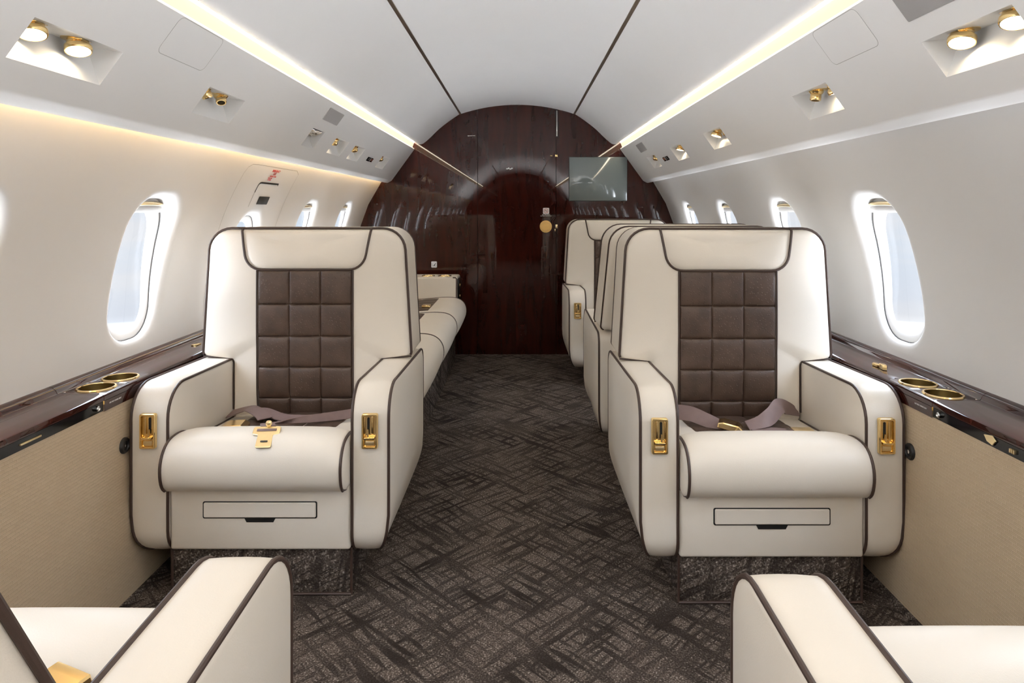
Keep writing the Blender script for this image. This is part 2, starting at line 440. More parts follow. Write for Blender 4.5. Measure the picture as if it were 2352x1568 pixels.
for s, cen_ in ((-1, WIN_L), (1, WIN_R)):
    for yc in cen_:
        wn += 1; WZ = sill(s, yc)
        dk = .62 if yc > 2.5 else 1
        def rs(hwid, hhgt, r, dep):
            b = win_loop(yc, .125, .225, .105)
            return [(wallx(s, z, dep, dk), y, z) for y, z in resample(win_loop(yc, hwid, hhgt, r), b, yc)]
        fr = MB().rings([rs(.1255, .2255, .1055, .046), rs(.1225, .2225, .104, .039), rs(.119, .219, .102, .0385), rs(.110, .202, .094, .043), rs(.1075, .1995, .092, .047), rs(.106, .198, .091, .060)], cap0=False, cap1=False).build(f'window_{wn}', SHELL_IN, sharp=50)
        struct(fr)
        g = rs(.108, .200, .092, .054); c = [sum(p[i] for p in g) / len(g) for i in range(3)]
        MB().rings([g, [tuple(c[i] + (p[i] - c[i]) * .5 for i in range(3)) for p in g]], cap0=False, cap1=False).fan([tuple(c[i] + (p[i] - c[i]) * .5 for i in range(3)) for p in g], c).build('pane', GLASS, fr)
        MB().tube([(wallx(s, z, .0375, dk), y, z) for y, z in win_loop(yc, .1242, .2242, .105)], .0015, 5, True).build('gap_shade', GAP_SHADE, fr)  # dark ring painting the shade in the gap between reveal and frame
        if WZ < .86: continue
        # raised shade across the top with its brass pull
        zt, zb = WZ + .231, WZ + .180
        def wy(z): # half width of the frame opening at height z
            d = abs(z - WZ); return .127 if d < .12 else .127 - .105 + sqrt(max(0, .105 ** 2 - (d - .122) ** 2)) if d > .122 else .127
        G = []
        for k in range(7):
            z = zb + (zt - zb) * k / 6; w = max(.02, wy(z))
            G.append([(wallx(s, z, .032 + .004 * (k == 0), dk), yc + w * j / 8, z) for j in range(-8, 9)])
        MB().grid([[(p[0] + s * .006, p[1], p[2]) for p in G[0]]] + G).build('shade', SHELL_IN, fr)
        zh = WZ + .205; h_ = .090
        MB().tube(catmull([(wallx(s, zh, .036, dk), yc - h_, zh), (wallx(s, zh, .029, dk), yc - h_ * .8, zh + .002), (wallx(s, zh, .025, dk), yc, zh + .004), (wallx(s, zh, .029, dk), yc + h_ * .8, zh + .002), (wallx(s, zh, .036, dk), yc + h_, zh)], 4), .0065, 8).build('shade_pull', GOLD_SATIN, fr)

# ---- bulkheads
def arch(x0, x1, r=1.262):
    n = 40; P = [(x0, 0), (x1, 0)]
    for k in range(n + 1):
        x = x1 + (x0 - x1) * k / n; P.append((x, .62 + sqrt(max(.0, r * r - (x - CX) ** 2))))
    return P
bulk = lambda x0, x1, y: MB().prism(arch(x0, x1), lambda a, b, d: (a, d, b), y, y + .04)
struct(bulk(-1.275, -.3185, Y_FWD).build('wall_front_left', WOOD, smooth=False))
struct(bulk(.2685, 1.235, Y_FWD).build('wall_front_right', WOOD, smooth=False))
door = struct(bulk(-.3145, .2645, Y_FWD).build('door_1', WOOD, smooth=False))
struct(bulk(-1.275, 1.235, Y_FWD + .045).build('wall_front_core', BLACK, smooth=False))
struct(bulk(-1.275, 1.235, Y_AFT - .06).build('wall_back', WOOD, smooth=False))
YB = Y_FWD
My = lambda x, z: frame((x, YB - .001, z), (1, 0, 0), (0, 0, 1))
# door hardware
kn = MB().lathe([(.046, 0), (.046, .004), (.0445, .006), (.0315, .006), (.0305, .0025), (.0275, .0025), (.0265, .0065), (.001, .0065)], My(.190, .95)).build('door_knob', GOLD_KNOB, door)
for a in (90, 270, 40, 320): MB().lathe([(.0022, .0055), (.0022, .0068), (.0005, .0070)], My(.190 + .037 * cos(radians(a)), .95 + .037 * sin(radians(a)))  , 8).build('screw', BRONZE, kn)
MB().box(.258, .278, YB - .006, YB, 1.466, 1.486, .002).build('latch', GOLD, door)
MB().box(.222, .238, YB - .005, YB, 1.473, 1.479, .002).build('latch', GOLD, door)
MB().box(.262, .278, YB - .006, YB, .936, .966, .002).build('latch', GOLD_SATIN, door)
MB().box(.2555, .263, YB - .005, YB, .915, .932, .002).build('latch', GOLD_SATIN, door)
MB().box(.268, .276, YB - .006, YB, 1.62, 1.812, .002).build('hinge', CHROME, door)
MB().box(-.392, -.334, YB - .006, YB, 1.621, 1.627, .002).build('trim_3', CHROME); struct(bpy.data.objects['trim_3'])
glint = MB()
for i, (a, b) in enumerate(((-.104, 0), (-.092, .004), (-.080, -.002), (-.068, .003))): glint.box(CX + a + .022, CX + a + .034, YB - .006, YB, 1.374 + b, 1.384 + b, .002)
glint.box(-.105, -.062, YB - .004, YB, 1.375, 1.381, .0015)
glint.build('door_glint', CHROME, door)  # chrome pieces put in for a glint reflected in the door

# ---- lower side panels (dado), below the ledges
for s, nm in ((-1, 'trim_4'), (1, 'trim_5')):
    struct(MB().grid(strip([(1.072, .56), (1.070, .54), (1.060, .27), (1.047, .02), (1.046, 0)], Y_AFT, Y_FWD, s, 12)).build(nm, DADO))
for s, nm in ((-1, 'baseboard_left'), (1, 'baseboard_right')):
    struct(MB().grid(strip([(1.0465, .014), (1.040, .012), (1.037, 0)], Y_AFT, Y_FWD, s)).build(nm, CARPET))

# ------------------------------------------------------------------ side ledges
def ledge(s, ysplit, cups, label):
    root = empty('side_ledge', (CX + s * 1.13, ysplit, 0), label, 'ledge')
    inv = Matrix.Translation(-Vector(root.location))
    def b(mb, nm, mat, par=root, **k):
        o = mb.build(nm, mat, par, **k); o.matrix_parent_inverse = inv if par is root else Matrix(); return o
    top = [(1.215, .585), (1.225, .606), (1.216, .609), (1.203, .606), (1.194, .598), (1.190, .590), (1.187, .588), (1.160, .588), (1.12, .588), (1.074, .588), (1.0685, .586), (1.067, .581), (1.067, .572), (1.075, .570), (1.20, .570)]
    for y0, y1 in ((Y_AFT, ysplit - .001), (ysplit + .001, Y_FWD)):
        # slab with round openings only where the cup holders are
        hs = [c for c in cups if y0 < c < y1]
        ys = [y0]
        for c in hs: ys += [c - .05, c + .05]
        ys.append(y1); ys = sorted(set(ys))
        m = MB()
        for a, c in zip(ys, ys[1:]):
            hole = [q for q in hs if a < q < c]
            rail, edge = top[:7], top[9:]
            m.grid(strip(rail, a, c, s)); m.grid(strip(edge, a, c, s))
            if not hole: m.grid(strip([(1.187, .588), (1.160, .588), (1.12, .588), (1.074, .588)], a, c, s))
            else:
                q = hole[0]; hc = 1.1305
                n = 40; inner = [(hc + .044 * cos(2 * pi * k / n), q + .044 * sin(2 * pi * k / n)) for k in range(n)]
                outer = []
                for k in range(n):
                    dx, dy = cos(2 * pi * k / n), sin(2 * pi * k / n); kk = []
                    if dx > 1e-9: kk.append((1.187 - hc) / dx)
                    if dx < -1e-9: kk.append((1.074 - hc) / dx)
                    if dy > 1e-9: kk.append((c - q) / dy)
                    if dy < -1e-9: kk.append((a - q) / dy)
                    t = min(kk); outer.append((hc + dx * t, q + dy * t))
                m.rings([[(CX + s * h, y, .588) for h, y in outer], [(CX + s * h, y, .588) for h, y in inner]], cap0=False, cap1=False)
        m.rings([strip(top, y0, y1, s)[0]], cap0=True, cap1=False); m.rings([strip(top, y0, y1, s)[1]], cap0=True, cap1=False)
        b(m, 'ledge_top', WOOD)
    # fascias below the ledge
    b(MB().grid(strip([(1.072, .572), (1.069, .570), (1.069, .546), (1.075, .544)], Y_AFT, ysplit - .001, s)), 'fascia', BLACK_GLOSS, label='black glass fascia')
    b(MB().grid(strip([(1.072, .572), (1.0665, .571), (1.0665, .544), (1.075, .542)], ysplit + .001, Y_FWD, s)), 'fascia', WOOD, label='wooden fascia with white lettering')
    for q in cups:
        hc = CX + s * 1.1305
        M = Matrix.Translation((hc, q, .588))
        c = b(MB().lathe([(.0425, .001), (.0435, .0035), (.0475, .0035), (.0495, .0005), (.0435, -.002), (.0425, .001)], M, 40, False, False), 'cup_holder', GOLD)
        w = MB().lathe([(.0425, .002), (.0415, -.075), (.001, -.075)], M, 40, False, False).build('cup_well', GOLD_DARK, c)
    tx = frame((CX + s * 1.0655, ysplit + .047, .5605), (0, -s, 0), (0, 0, 1))
    t = text('lettering', 'LIFE VEST UNDER SEAT', .0052, WHITE_PRINT, root, tx, .0002); t.matrix_parent_inverse = inv
    M = frame((CX + s * 1.069, ysplit - .03, .560), (0, -s, 0), (0, 0, 1))
    b(MB().lathe([(.007, 0), (.007, .006), (.005, .008), (.003, .004), (.0005, .004)], M, 16), 'socket', CHROME)
    return root, b
lg, lb = ledge(-1, 1.766, (1.835, 1.945), 'dark wooden ledge with two brass cup holders along the left cabin wall')
lb(MB().box(CX - 1.150, CX - 1.13, 2.40, 2.44, .588, .592, .002), 'latch', GOLD)
lb(MB().box(CX - 1.073, CX - 1.0655, 1.47, 1.535, .556, .561, .002), 'latch', GOLD_SATIN)
rg, rb = ledge(1, 1.712, (1.768, 1.880), 'dark wooden ledge with brass cup holders and latch along the right cabin wall')
m = MB()
for sg in (-1, 1):
    P = [(0, 0), (.012, .011), (.030, .009), (.040, .002), (.030, -.006), (.010, -.004)]
    m.prism([(a * sg, b) for a, b in P], lambda a, b, d: (CX + 1.120 + b, 2.065 + a, .588 + d), .0, .010 if sg > 0 else .016, .002)
rb(m, 'latch', GOLD)
rb(MB().prism([(0, 0), (.028, .006), (.040, -.003), (.028, -.016), (.010, -.012)], lambda a, b, d: (CX + 1.069 - d, 1.50 - a + .02, .566 + b), 0, .004, .001), 'latch', GOLD_SATIN)
for k in range(3): rb(MB().box(CX + 1.064, CX + 1.070, 1.424 + .006 * k, 1.428 + .006 * k, .554, .563, .0008), 'switch', GOLD_SATIN)
# round black outlets low on the beige side panels
for s, lab in ((-1, 'black round outlet on beige panel beside the front left seat'), (1, 'black round outlet on beige panel beside the front right seat')):
    z = .425; h = 1.0665
    M = frame((CX + s * h, 1.852 if s < 0 else 1.805, z), (0, -s, 0), (0, 0, 1))
    r = empty('wall_outlet', M.translation, lab, 'outlet')
    M0 = M.copy(); M0.translation = (0, 0, 0)
    MB().lathe([(.022, -.004), (.022, .004), (.019, .008), (.014, .008), (.012, .004), (.001, .004)], M0, 24).build('bezel', BLACK, r)
    MB().lathe([(.005, .003), (.005, .007), (.001, .0075)], M0, 12).build('socket', CHROME, r)

# ------------------------------------------------------------------ overhead service panels
def psu(s, y, t, off=0):
    """point on the sloping overhead panel: t = 0 top edge, 1 lower lip"""
    h, z = .765 + .167 * t, 1.525 - .23 * t
    n = (-.23, -.167); k = off / .2842
    return (CX + s * (h + n[0] * k), y, z + n[1] * k)
PSU_T0, PSU_T1 = .478, .79
def overhead(s, recs, label):
    root = empty('overhead_panel', (CX + s * .85, 0, 1.41), label, 'overhead panel'); inv = Matrix.Translation(-Vector(root.location))
    def b(mb, nm, mat, par=root, **k):
        o = mb.build(nm, mat, par, **k)
        if par is root: o.matrix_parent_inverse = inv
        return o
    ys = sorted({Y_AFT, Y_FWD} | {r[0] for r in recs} | {r[1] for r in recs}); m = MB()
    lip = [(.932, 1.295), (.935, 1.2915), (.940, 1.288)] + catmull([(.948, 1.2835), (.958, 1.278), (.968, 1.2745), (.976, 1.2755), (.979, 1.281), (.977, 1.290), (.970, 1.294)], 3)
    for a, c in zip(ys, ys[1:]):
        hole = any(r[0] <= a + 1e-6 and c <= r[1] + 1e-6 for r in recs)
        m.grid([[psu(s, y, t) for t in (0, PSU_T0)] for y in (a, c)])
        if not hole: m.grid([[psu(s, y, t) for t in (PSU_T0, PSU_T1)] for y in (a, c)])
        m.grid([[psu(s, y, t) for t in (PSU_T1, .9, 1)] for y in (a, c)])
        m.grid(strip(lip, a, c, s)); m.grid(strip([(.970, 1.294), (.958, 1.300), (.952, 1.338), (.985, 1.340)], a, c, s))
        m.grid([[psu(s, y, 0), (CX + s * .768, y, 1.532), (CX + s * .80, y, 1.545)] for y in (a, c)])
    b(m, 'panel_skin', SHELL, sharp=50)
    for y0, y1 in recs:
        U, V, Lw = (.765 + .167 * PSU_T0, 1.525 - .23 * PSU_T0), (.922, 1.424), (.765 + .167 * PSU_T1, 1.525 - .23 * PSU_T1)
        p = lambda q, y: (CX + s * q[0], y, q[1])
        mm = MB()
        e = .004
        mm.grid([[p(U, y0), p(U, y1)], [p(V, y0 + e), p(V, y1 - e)]]); mm.grid([[p(V, y0 + e), p(V, y1 - e)], [p(Lw, y0), p(Lw, y1)]])
        mm.add([p(U, y0), p(V, y0 + e), p(Lw, y0)], [(0, 1, 2)]); mm.add([p(U, y1), p(V, y1 - e), p(Lw, y1)], [(0, 1, 2)])
        b(mm, 'recess', SHELL_IN, smooth=False)
    return root, b
REC_L = [(1.205, 1.474), (1.885, 2.128), (2.828, 2.992), (3.195, 3.422), (3.562, 3.785), (4.262, 4.49)]
REC_R = [(1.130, 1.385), (1.820, 2.044), (2.792, 3.042), (3.485, 3.722), (4.160, 4.395)]
ol, olb = overhead(-1, REC_L, 'white sloping overhead panel above the left windows with recessed lights')
orr, orb = overhead(1, REC_R, 'white sloping overhead panel above the right windows with recessed lights')
def seam(s, y0, y1, t0, t1, r, hw_=.0013):
    """thin rounded-rectangle shadow gap round a flush access door"""
    L = rrect(y1 - y0, (t1 - t0) * .2842, r, 5, c=((y0 + y1) / 2, (t0 + t1) / 2 * .2842))
    I = inset2(L, hw_ * 2)
    mb = MB().rings([[psu(s, y, u / .2842, .0006) for y, u in q] for q in (L, I)], cap0=False, cap1=False)
    return mb
SEAM_LIGHT = simple('pale_gap', (.42, .405, .38), .7, var=.02)
SEAM = simple('shadow_gap', (.18, .17, .155), .7, var=.02)
for s, bb, y0, y1 in ((-1, olb, 1.572, 1.800), (1, orb, 1.505, 1.728)):
    L = rrect(y1 - y0 - .004, .098, .016, 5, c=((y0 + y1) / 2, .0535))
    d = bb(MB().rings([[psu(s, y, u / .2842, -.003) for y, u in L], [psu(s, y, u / .2842, .0007) for y, u in L]], cap0=False), 'access_door', SHELL)
    bb(seam(s, y0, y1, .007, .37, .018, .0006), 'door_gap', SEAM_LIGHT)

# ---- reading lights and air vents in the recesses
def fixture(s, y, kind, label, group, tilt=(0, 0), scale=1.0, hpos=.884):
    zc = 1.4215; y += .015
    o = empty('reading_light' if kind == 'light' else 'air_vent', (CX + s * hpos, y, zc), label, 'reading light' if kind == 'light' else 'air vent', group)
    down = Matrix.Rotation(pi, 4, 'X'); k = scale
    MB().lathe([(.030 * k, -.002), (.030 * k, .002), (.025 * k, .004), (.020 * k, .004)], down, 26).build('base_ring', GOLD, o)
    T = Matrix.Rotation(tilt[0], 4, 'X') @ Matrix.Rotation(tilt[1], 4, 'Y') @ down
    if kind == 'light':
        MB().lathe([(.016 * k, .000), (.0195 * k, .004), (.0205 * k, .008), (.0190 * k, .013), (.0215 * k, .016), (.0250 * k, .019), (.0255 * k, .026), (.024 * k, .030), (.022 * k, .030), (.0215 * k, .027)], T, 28, True, False).build('eyeball_housing', GOLD, o)
        MB().lathe([(.0218 * k, .0280), (.012 * k, .0300), (.001, .0305)], T, 24, False, False).build('lens', LENS, o)
    else:
        MB().lathe([(.014 * k, 0), (.0185 * k, .003), (.0195 * k, .008), (.016 * k, .013), (.0135 * k, .015), (.0145 * k, .017), (.0145 * k, .030), (.013 * k, .033), (.0105 * k, .033), (.0105 * k, .024)], T, 26, True, False).build('nozzle', GOLD, o)
        MB().lathe([(.0108 * k, .026), (.001, .026)], T, 18, False, False).build('nozzle_opening', BLACK, o)
    return o
LG, AG = 'reading lights in the overhead panels', 'air vents in the overhead panels'
fixture(-1, 1.236, 'light', 'lit brass reading light, left one in the large top-left recess', LG, (-.25, -.22))
fixture(-1, 1.366, 'light', 'lit brass reading light, right one in the large top-left recess', LG, (-.25, -.22))
fixture(-1, 1.912, 'vent', 'brass air vent at the left edge of the second left overhead recess', AG, (.35, -.3), 1.05)
fixture(-1, 2.025, 'vent', 'brass air vent with black opening, right one in the second left overhead recess', AG, (-.45, -.25), 1.05)
fixture(-1, 3.275, 'vent', 'brass air vent with black opening beside the silver left recess', AG, (.35, .2), 1.2)
fixture(-1, 3.66, 'vent', 'brass air vent just left of the small sign on the left overhead panel', AG, (-.2, -.2), 1.2)
fixture(-1, 4.335, 'vent', 'brass air vent nearest the bulkhead on the left overhead panel', AG, (-.2, -.2), 1.2)
for y, w in ((3.215, 'beside the silver left recess'), (3.582, 'just left of the small sign'), (4.282, 'nearest the bulkhead')):
    fixture(-1, y, 'light', f'small lit reading light {w} on the left overhead panel', LG, (0, 0), .6, .90)
fixture(1, 1.300, 'light', 'lit brass reading light, left one in the large top-right recess', LG, (-.28, .24))
fixture(1, 1.158, 'light', 'lit brass reading light at the top right corner of the picture', LG, (-.25, .22))
fixture(1, 1.948, 'vent', 'brass air vent in the second right overhead recess', AG, (0, .12), 1.05)
fixture(1, 1.852, 'light', 'lit brass reading light beside the vent in the second right overhead recess', LG, (0, -.3), .7)
fixture(1, 2.925, 'light', 'lit brass reading light in the third right overhead recess', LG, (0, .3), .95)
fixture(1, 2.835, 'vent', 'brass air vent beside the lit light in the third right overhead recess', AG, (.2, -.3), .9)
fixture(1, 3.60, 'light', 'lit brass reading light just right of the small sign on the right overhead panel', LG, (0, .2), .9)
fixture(1, 3.53, 'vent', 'brass air vent just right of the small sign on the right overhead panel', AG, (.2, -.2), .9)
fixture(1, 4.26, 'vent', 'brass air vent nearest the bulkhead on the right overhead panel', AG, (-.2, .2), 1.2)
fixture(1, 4.19, 'light', 'small lit reading light nearest the bulkhead on the right overhead panel', LG, (0, 0), .6, .90)
# chrome oxygen-mask style flap in the third left recess
fl = empty('metal_flap', psu(-1, 2.90, .55), 'crumpled silver metal flap in the third left overhead recess', 'flap')
G = []
for i in range(7):
    row = []
    for j in range(15):
        y = -.072 + .144 * j / 14; u = i / 6
        row.append((CX - (.846 + .070 * u) - fl.location.x, y + 2.91 - fl.location.y, 1.411 - .012 * u + .006 * sin(j * 1.9 + i) * (0 < i < 6) - fl.location.z))
    G.append(row)
MB().grid(G).build('foil_flap', CHROME, fl)
MB().tube([(CX - .90 - fl.location.x, 2.85 - fl.location.y, 1.395 - fl.location.z), (CX - .90 - fl.location.x, 2.96 - fl.location.y, 1.395 - fl.location.z)], .005, 8).build('hinge_rod', CHROME, fl)
# speaker grilles and seat-belt signs
def plate(name, s, y0, y1, t0, t1, mat, label, cat, group=None, th=.003, r=.004):
    c = psu(s, (y0 + y1) / 2, (t0 + t1) / 2)
    L = rrect(y1 - y0, (t1 - t0) * .2842, r, 4, c=((y0 + y1) / 2, (t0 + t1) / 2 * .2842))
    mb = MB().rings([[psu(s, y, u / .2842, -.002) for y, u in L], [psu(s, y, u / .2842, th) for y, u in L], [psu(s, y, u / .2842, th + .0008) for y, u in inset2(L, .0012)]], cap0=False)
    mb.xf(lambda x, y, z: (x - c[0], y - c[1], z - c[2]))
    o = mb.build(name, mat); o.location = c; tag(o, label, cat, group); return o, c
SG = 'grey speaker grilles on the overhead panels'
plate('speaker_grille', -1, 2.852, 3.068, .088, .30, GREY, 'square grey speaker grille on the left overhead panel', 'speaker grille', SG)
plate('speaker_grille', 1, 4.235, 4.44, .112, .325, GREY, 'small grey speaker grille near the bulkhead on the right overhead panel', 'speaker grille', SG)
plate('speaker_grille', 1, 1.13, 1.376, .02, .305, GREY, 'large grey speaker grille cut by the top edge of the picture', 'speaker grille', SG)
for s, y0, y1, lab in ((-1, 3.952, 4.080, 'small black lit warning sign on the left overhead panel'), (1, 3.882, 4.005, 'small black lit warning sign on the right overhead panel')):
    o, c = plate('warning_sign', s, y0, y1, .612, .705, BLACK_GLOSS, lab, 'sign', 'warning signs on the overhead panels', .004, .002)
    ym = (y0 + y1) / 2
    for k, (a, bb_, mt) in enumerate(((y0 + .008, ym - .006, SEAM), (ym + .006, y1 - .008, simple('amber_icon', (.45, .14, .06), .5, var=.05)))):
        mb = MB()
        for r_ in range(2):
            mb.rings([[psu(s, y, t, .0055) for y, t in ((a, .63 + .03 * r_), (bb_, .63 + .03 * r_), (bb_, .645 + .03 * r_), (a, .645 + .03 * r_))]], cap0=False)
        mb.xf(lambda x, y, z: (x - c[0], y - c[1], z - c[2])).build('icon', mt, o, smooth=False)
    mb = MB().rings([[psu(s, y, t, .0056) for y, t in ((ym - .003, .615), (ym + .003, .615), (ym + .003, .70), (ym - .003, .70))]], cap0=False)
    mb.xf(lambda x, y, z: (x - c[0], y - c[1], z - c[2])).build('divider', WHITE_PRINT, o, smooth=False)

# ---- cove lighting
for s, lab in ((-1, 'long warm cove light strip along the left edge of the ceiling'), (1, 'long warm cove light strip along the right edge of the ceiling')):
    o = empty('cove_light', (CX + s * .77, .8, 1.56), lab, 'cove light', 'ceiling cove lights'); inv = Matrix.Translation(-Vector(o.location))
    for nm, mt, prof in (('led_strip', CORE, [(.748, 1.592), (.757, 1.589), (.768, 1.572)]), ('diffuser', COVE, [(.7682, 1.5716), (.779, 1.541), (.786, 1.532)])):
        q = MB().grid(strip(prof, Y_AFT, Y_FWD - .002, s)).build(nm, mt, o); q.matrix_parent_inverse = inv
o = MB().grid(strip([(.960, 1.330), (.974, 1.330)], Y_AFT, Y_FWD - .002, -1)).build('wall_wash_light', WASH)
tag(o, 'warm light strip under the lip of the left overhead panel', 'light strip')

# ---- emergency exit hatch on the left wall
def wp(y, z, off=.0): return (wallx(-1, z, -off), y, z)
hx = empty('exit_hatch', wp(2.93, 1.0), 'emergency exit hatch with red lettering on the left cabin wall', 'exit hatch'); hinv = Matrix.Translation(-Vector(hx.location))
def hb(mb, nm, mat, **k):
    o = mb.build(nm, mat, hx, **k); o.matrix_parent_inverse = hinv; return o
def wall_line(pts, w, off=.001):
    P = []
    for (a, b), (c, d) in zip(pts, pts[1:]):
        n = max(2, int(math.hypot(c - a, d - b) / .02))
        P += [(a + (c - a) * k / n, b + (d - b) * k / n) for k in range(n)]
    P.append(pts[-1]); A, B = [], []
    for i, p in enumerate(P):
        q0, q1 = P[max(0, i - 1)], P[min(len(P) - 1, i + 1)]; t = Vector((q1[0] - q0[0], q1[1] - q0[1])).normalized(); n = Vector((-t.y, t.x)) * w / 2
        A.append(wp(p[0] + n.x, p[1] + n.y, off)); B.append(wp(p[0] - n.x, p[1] - n.y, off))
    return MB().grid([A, B])
hb(wall_line([(2.625, .66), (2.628, 1.10), (2.632, 1.215), (2.642, 1.240), (2.668, 1.252), (2.72, 1.2545), (3.19, 1.2555), (3.235, 1.24), (3.24, .66)], .0018), 'hatch_gap', SEAM_LIGHT)
hb(wall_line([(2.832, 1.145), (2.832, 1.176), (2.838, 1.184), (2.85, 1.1865), (3.05, 1.1875), (3.052, 1.180)], .007, .0012), 'cover_slot', BLACK)
hb(wall_line([(2.831, 1.085), (2.832, 1.150)], .0022), 'cover_gap', SEAM)
L = rrect(.115, .034, .003, 3, .02, c=(2.962, 1.113))
hb(MB().rings([[wp(y, z, -.001) for y, z in L], [wp(y, z, .003) for y, z in L], [wp(y, z, .0035) for y, z in inset2(L, .002)]], cap0=False), 'dark_sign', DARK_PRINT)
def wtext(body, size, y, z, mat, nm='lettering', bold=.0006):
    sl = (wallx(-1, z + .01) - wallx(-1, z - .01)) / .02
    t = text(nm, body, size, mat, hx, frame((wallx(-1, z, -.002), y, z), (0, 1, 0), (sl, 0, 1)), .0003, bold=bold); t.matrix_parent_inverse = hinv
wtext('EMERGENCY', .0155, 2.942, 1.2395, RED, bold=.0002); wtext('EXIT', .0155, 2.942, 1.2275, RED, bold=.0002)
wtext('REMOVE COVER', .0095, 2.938, 1.2165, RED, bold=.0001); wtext('PULL TAB', .0095, 2.915, 1.2085, RED, bold=.0001); wtext('TO OPEN', .0085, 2.915, 1.201, RED, bold=.0002)

# ---- bulkhead fittings: screen and placards
mo = empty('wall_monitor', (.578, YB, 1.303), 'flat grey screen set into the right side of the dark wooden bulkhead', 'monitor')
MB().box(-.215, .215, -.012, 0, -.162, .162, .003).build('screen', SCREEN, mo)
MB().tube([(-.216, -.006, -.163), (.216, -.006, -.163), (.216, -.006, .163), (-.216, -.006, .163)], .0022, 6, True).build('screen_edge', DARK_PRINT, mo)
ns = empty('no_smoking_placard', (.192, YB, 1.066), 'white no smoking placard above the brass knob on the wooden door', 'placard')
L = rrect(.046, .046, .006, 4)
MB().prism(L, lambda a, b, d: (a, -d, b), 0, .003, .0006).build('plate', WHITE_PRINT, ns)
MB().tube([(.015 * cos(2 * pi * k / 28), -.0032, .015 * sin(2 * pi * k / 28)) for k in range(28)], .0014, 6, True).build('red_ring', RED, ns)
MB().tube([(-.0105, -.0034, .0105), (.0105, -.0034, -.0105)], .0013, 6).build('red_bar', RED, ns)
MB().box(-.011, .010, -.0036, -.0028, -.0015, .0015, .0003).build('cigarette', DARK_PRINT, ns)
text('lettering', 'NO SMOKING', .0095, WHITE_PRINT, ns, frame((0, -.001, -.029), (1, 0, 0), (0, 0, 1)), .0003, bold=.0002)
text('lettering', 'IN THIS LAVATORY', .0095, WHITE_PRINT, ns, frame((0, -.001, -.038), (1, 0, 0), (0, 0, 1)), .0003, bold=.0002)
pp = empty('pictogram_placard', (-.641, YB + .0015, .668), 'small white pictogram placard on the wooden bulkhead above the sofa arm', 'placard')
MB().prism(rrect(.042, .046, .006, 4), lambda a, b, d: (a, -d, b), 0, .003, .0006).build('plate', WHITE_PRINT, pp)
MB().prism([(-.004, -.008), (.012, .011), (.014, .009), (.004, -.009)], lambda a, b, d: (a, -d, b), .003, .0036).build('symbol', DARK_PRINT, pp, smooth=False)
MB().tube([(-.014, -.0032, .008), (-.013, -.0032, -.010), (.013, -.0032, -.011)], .0010, 6).build('symbol', DARK_PRINT, pp)

# ------------------------------------------------------------------ seats
def gauge_fn(poly, c):
    Q = [(math.atan2(z - c[1], x - c[0]), x - c[0], z - c[1]) for x, z in poly]
    def g(x, z):
        a = Vector((x - c[0], z - c[1]))
        if a.length < 1e-9: return 0
        best = 0
        for i in range(len(Q)):
            p = Vector(Q[i][1:]); q = Vector(Q[(i + 1) % len(Q)][1:]); e = q - p
            det = a.x * (-e.y) + a.y * e.x
            if abs(det) < 1e-12: continue
            k = (p.x * (-e.y) + p.y * e.x) / det; t = (a.x * p.y - a.y * p.x) / det
            if k > 0 and -1e-6 <= t <= 1 + 1e-6: best = max(best, 1 / k)
        return best
    return g
BC = (0, .715)
BACK = roundpoly([(-.25, .36), (.25, .36), (.25, .566), (.3525, .5775), (.3275, 1.010), (-.3275, 1.010), (-.3525, .5775), (-.25, .566)],
                 [.03, .03, .012, .018, .078, .078, .018, .012], 7, .03)
GB = gauge_fn(BACK, BC)
YF = .41
def yfront(x, z): return YF - .020 * (1 - min(1, GB(x, z)) ** 4)
HEAD = roundpoly([(-.216, 1.0005), (-.194, .872), (.194, .872), (.216, 1.0005)], [0, .058, .058, 0], 7)
def sub(P, step):
    o = []
    for a, b in zip(P, P[1:]):
        a, b = Vector(a), Vector(b); k = max(1, int((b - a).length / step)); o += [tuple(a.lerp(b, j / k)) for j in range(k)]
    return o + [tuple(P[-1])]
ARM = roundpoly([(0, .104), (.65, .146), (.65, .562), (0, .583)], [.075, .06, .05, .088], 8, .04)
def arm_x(u, z):   # u = 0 inner face, .108 outer face; outer lower corner is rounded off
    if z < .24:
        k = min(1, (.24 - z) / .137); u = u * (1 - .55 * (1 - sqrt(1 - k * k)))
    return u
CUSH = catmull([(.44, .295), (.25, .295), (.06, .296), (.0, .299), (-.035, .310), (-.058, .333), (-.068, .37), (-.066, .405), (-.05, .435), (-.02, .4535), (.03, .4575), (.07, .449), (.11, .430), (.16, .411), (.25, .400), (.36, .391), (.44, .384)], 3)
CTOP = [p for p in CUSH if p[1] > .38 and p[0] > -.02]
def zc(y): return interp(y, sorted(CTOP))

